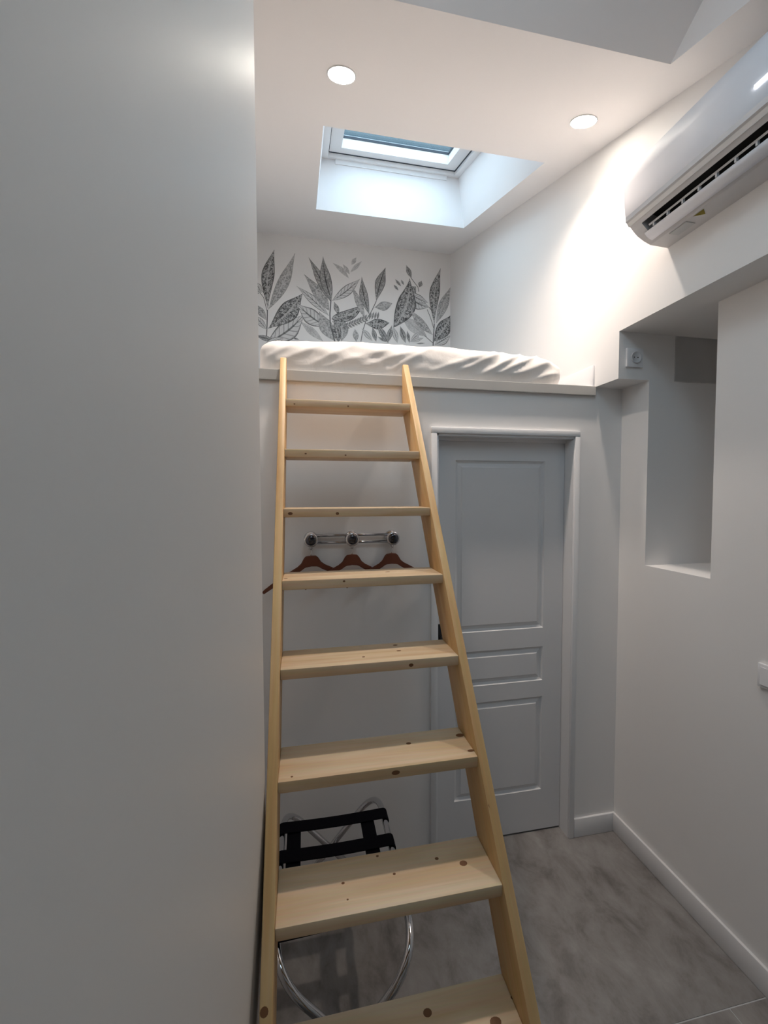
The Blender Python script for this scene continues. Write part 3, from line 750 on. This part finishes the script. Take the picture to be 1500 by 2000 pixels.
for f in bm.faces: pass
bmesh.ops.solidify(bm, geom=bm.faces[:], thickness=0.0012)
o = from_bm('warning_sticker', bm, 'yellow', ac); o['label'] = 'small yellow warning triangle sticker'
box('rating_label', 1.372, 1.412, cY + 0.045, cY + 0.115, 2.7852, 2.7878, 'ratingprint', ac)

# ------------------------------------------------------------------ coat rack and hangers
rackx = [0.025, 0.206, 0.391]; RZ = 1.602
cr = thing('coat_rack', (rackx[1], D, RZ), 'chrome three-knob coat rack with twin rails on wall behind ladder', 'coat rack')
for dz in (-0.017, 0.015):
    bm = bmesh.new(); tube(bm, [(rackx[0], D - 0.022, RZ + dz), (rackx[2], D - 0.022, RZ + dz)], 0.0055, 12)
    from_bm('rail', bm, 'railchrome', cr, smooth=True)
for x in rackx:
    bm = bmesh.new(); lathe(bm, [(0, 0), (0.030, 0), (0.031, 0.008), (0.027, 0.016), (0.016, 0.022), (0.012, 0.036), (0.012, 0.050)], (x, D, RZ + 0.002), (0, -1, 0), 28)
    auto_smooth(bm, 0.7); h = from_bm('hook', bm, 'chrome', cr)
    bm = bmesh.new(); lathe(bm, [(0.012, 0.044), (0.026, 0.048), (0.0315, 0.056), (0.030, 0.064), (0.024, 0.068), (0.021, 0.066), (0, 0.066)], (x, D, RZ - 0.001), (0, -1, 0), 28)
    auto_smooth(bm, 0.9); kn = from_bm('knob', bm, 'chrome', h)
    bm = bmesh.new(); lathe(bm, [(0.023, 0.0665), (0.0215, 0.0705), (0.014, 0.0735), (0, 0.0745)], (x, D, RZ - 0.001), (0, -1, 0), 28)  # disc added on the knob, its dark reflection put into the colour
    auto_smooth(bm, 0.9); from_bm('knob_reflection_cap', bm, 'reflchrome', h)
    bm = bmesh.new(); tube(bm, round_path([(x, D - 0.020, RZ - 0.022), (x, D - 0.026, RZ - 0.042), (x, D - 0.044, RZ - 0.042), (x, D - 0.048, RZ - 0.028)], 0.01), 0.0045, 8)
    from_bm('lower_hook', bm, 'chrome', h, smooth=True)
def hanger(x, k, label):
    yc = D - 0.035; zt = 1.531
    e = thing('coat_hanger', (x, yc, 1.38), label, 'hanger', 'wooden hangers on the coat rack')
    tilt = 0.05 if k == 0 else 0.0
    key = [(0, 0), (0.022, -0.002), (0.031, -0.010), (0.044, -0.032), (0.060, -0.045), (0.085, -0.058), (0.130, -0.083), (0.175, -0.109), (0.205, -0.129), (0.212, -0.136)]
    und = [-0.048, -0.050, -0.053, -0.062, -0.071, -0.083, -0.106, -0.129, -0.146, -0.146]
    top = [(-a, b) for a, b in reversed(key[1:])] + key
    bot = [(-a, u_) for (a, b), u_ in reversed(list(zip(key[1:], und[1:])))] + [(a, u_) for (a, b), u_ in zip(key, und)]
    bm = bmesh.new(); hw = 0.007
    R_ = lambda q: (x + q[0] * math.cos(tilt) - q[1] * math.sin(tilt), zt + q[0] * math.sin(tilt) + q[1] * math.cos(tilt))
    # slight forward curve of the shoulders
    vs = []
    for (tq, bq) in zip(top, bot):
        yo = yc + 0.10 * tq[0]
        T, Bq = R_(tq), R_(bq)
        vs.append([bm.verts.new((T[0], yo - hw, T[1])), bm.verts.new((T[0], yo + hw, T[1])), bm.verts.new((Bq[0], yo + hw, Bq[1])), bm.verts.new((Bq[0], yo - hw, Bq[1]))])
    for P, Q in zip(vs, vs[1:]):
        for c in range(4): bm.faces.new((P[c], P[(c + 1) % 4], Q[(c + 1) % 4], Q[c]))
    bm.faces.new(vs[0]); bm.faces.new(vs[-1][::-1])
    bmesh.ops.recalc_face_normals(bm, faces=bm.faces[:])
    bmesh.ops.bevel(bm, geom=[ed for ed in bm.edges if ed.calc_face_angle(0) > 0.9], offset=0.003, segments=2, affect='EDGES'); auto_smooth(bm, 0.5)
    from_bm('wooden_arms', bm, 'hanger', e)
    # wire hook bent over the rack's lower arm
    pts = [(x, yc, zt - 0.004), (x, yc, zt + 0.008), (x + 0.004, yc, zt + 0.016)]
    for q in range(10):
        a = -math.pi * 0.28 + q * math.pi * 1.28 / 9
        pts.append((x + 0.0085 * math.cos(a), yc, 1.558 + 0.0085 * math.sin(a)))
    bm = bmesh.new(); tube(bm, pts, 0.0018, 8); from_bm('hanger_hook', bm, 'steel', e, smooth=True)
hanger(rackx[0] - 0.001, 0, 'reddish wooden hanger on leftmost chrome hook, nearest the white partition')
hanger(rackx[1], 1, 'reddish wooden hanger on the middle chrome hook')
hanger(rackx[2] - 0.004, 2, 'reddish wooden hanger on rightmost chrome hook, nearest the door')

# ------------------------------------------------------------------ folding luggage rack
lr = thing('luggage_rack', (0.10, 1.44, 0), 'folding chrome luggage rack with black straps standing behind ladder', 'luggage rack')
BXL, BXR, BZ, RY0, RY1 = -0.098, 0.305, 0.478, 1.080, 1.765
def uframe(xt, xb, inset, rub=True):
    y0, y1 = RY0 + inset, RY1 - inset
    pts = [(xb, y0, 0.012), (xt, y0, BZ), (xt, y1, BZ), (xb, y1, 0.012)]
    bm = bmesh.new(); tube(bm, round_path(pts, 0.13, 10), 0.0125, 14); f = from_bm('frame', bm, 'chrome', lr, smooth=True)
    for yy in (y0, y1):
        bm = bmesh.new(); lathe(bm, [(0, 0), (0.013, 0), (0.0135, 0.02), (0.011, 0.03)], (xb, yy, 0.0), (0, 0, 1), 16)
        from_bm('foot_cap', bm, 'rubber', f)
    return f
fa = uframe(BXR, BXL - 0.01, 0.0); fb = uframe(BXL, BXR + 0.01, 0.024)
for yy in (RY0 + 0.012, RY1 - 0.012):
    bm = bmesh.new(); lathe(bm, [(0, -0.016), (0.006, -0.016), (0.006, 0.016), (0, 0.016)], ((BXL + BXR) / 2, yy, BZ / 2 + 0.005), (0, 1, 0), 12)
    from_bm('pivot_bolt', bm, 'steel', lr)
def strap(y0, wd, sag=0.012, skew=0.0):
    bm = bmesh.new(); n = 18; th = 0.003; g = []
    # wraps over both bars
    path = []
    for k in range(7):
        a = math.pi * 1.35 - k * (math.pi * 0.85) / 6
        path.append((BXL + 0.0155 * math.cos(a), BZ + 0.0155 * math.sin(a)))
    for k in range(1, n):
        t = k / n; path.append((BXL + (BXR - BXL) * t, BZ + 0.0155 - sag * math.sin(math.pi * t)))
    for k in range(7):
        a = math.pi * 0.5 - k * (math.pi * 0.85) / 6
        path.append((BXR + 0.0155 * math.cos(a), BZ + 0.0155 * math.sin(a)))
    m = len(path)
    for i, (x, z) in enumerate(path):
        a, b = path[max(i - 1, 0)], path[min(i + 1, m - 1)]
        tx, tz = b[0] - a[0], b[1] - a[1]; l = math.hypot(tx, tz); nx_, nz_ = -tz / l * th / 2, tx / l * th / 2
        y = y0 + skew * i / (m - 1)
        g.append([bm.verts.new((x - nx_, y, z - nz_)), bm.verts.new((x - nx_, y + wd, z - nz_)), bm.verts.new((x + nx_, y + wd, z + nz_)), bm.verts.new((x + nx_, y, z + nz_))])
    for P, Q in zip(g, g[1:]):
        for c in range(4): bm.faces.new((P[c], P[(c + 1) % 4], Q[(c + 1) % 4], Q[c]))
    bm.faces.new(g[0]); bm.faces.new(g[-1][::-1])
    return from_bm('strap', bm, 'black', lr)
for y, wd_, sk_ in ((1.172, 0.055, 0.045), (1.445, 0.054, 0), (1.576, 0.054, 0)): strap(y, wd_, 0.005, sk_)
for x0_, x1_ in ((BXL + 0.018, BXL + 0.070), (BXR - 0.098, BXR - 0.045)):
    bm = bmesh.new(); bx(bm, x0_, x1_, 1.215, 1.628, BZ + 0.0045, BZ + 0.0075)
    from_bm('cross_strap', bm, 'black', lr)

# ------------------------------------------------------------------ wall fittings
so = thing('wall_socket', (1.525, YN, 2.39), 'square white wall socket on recess face above the niche', 'socket')
bm = bmesh.new(); bx(bm, 1.479, 1.567, YN - 0.011, YN, 2.392, 2.480, 0.003); auto_smooth(bm); from_bm('cover_plate', bm, 'plastic', so)
bm = bmesh.new(); lathe(bm, [(0.0275, 0.012), (0.0275, 0.0165), (0.024, 0.0165), (0.022, 0.0125), (0.0, 0.0122)], (1.526, YN, 2.436), (0, -1, 0), 28); auto_smooth(bm, 0.6); sk = from_bm('socket_well', bm, 'acbody', so)
for dx in (-0.0095, 0.0095):
    bm = bmesh.new(); lathe(bm, [(0.0028, 0.0118), (0.0028, 0.0130), (0, 0.0130)], (1.526 + dx, YN, 2.436), (0, -1, 0), 10); from_bm('contact_hole', bm, 'hole', sk)
sw = thing('light_switch', (XR, 1.136, 1.10), 'square white light switch low on right wall at picture edge', 'switch')
bm = bmesh.new(); bx(bm, XR - 0.012, XR, 1.090, 1.176, 1.104, 1.190, 0.003); auto_smooth(bm); from_bm('cover_plate', bm, 'plastic', sw)
bm = bmesh.new(); hexa(bm, [(XR - 0.0165, 1.102, 1.116), (XR - 0.011, 1.102, 1.116), (XR - 0.011, 1.164, 1.116), (XR - 0.0165, 1.164, 1.116), (XR - 0.0135, 1.102, 1.178), (XR - 0.011, 1.102, 1.178), (XR - 0.011, 1.164, 1.178), (XR - 0.0135, 1.164, 1.178)])
from_bm('rocker', bm, 'plastic', sw)
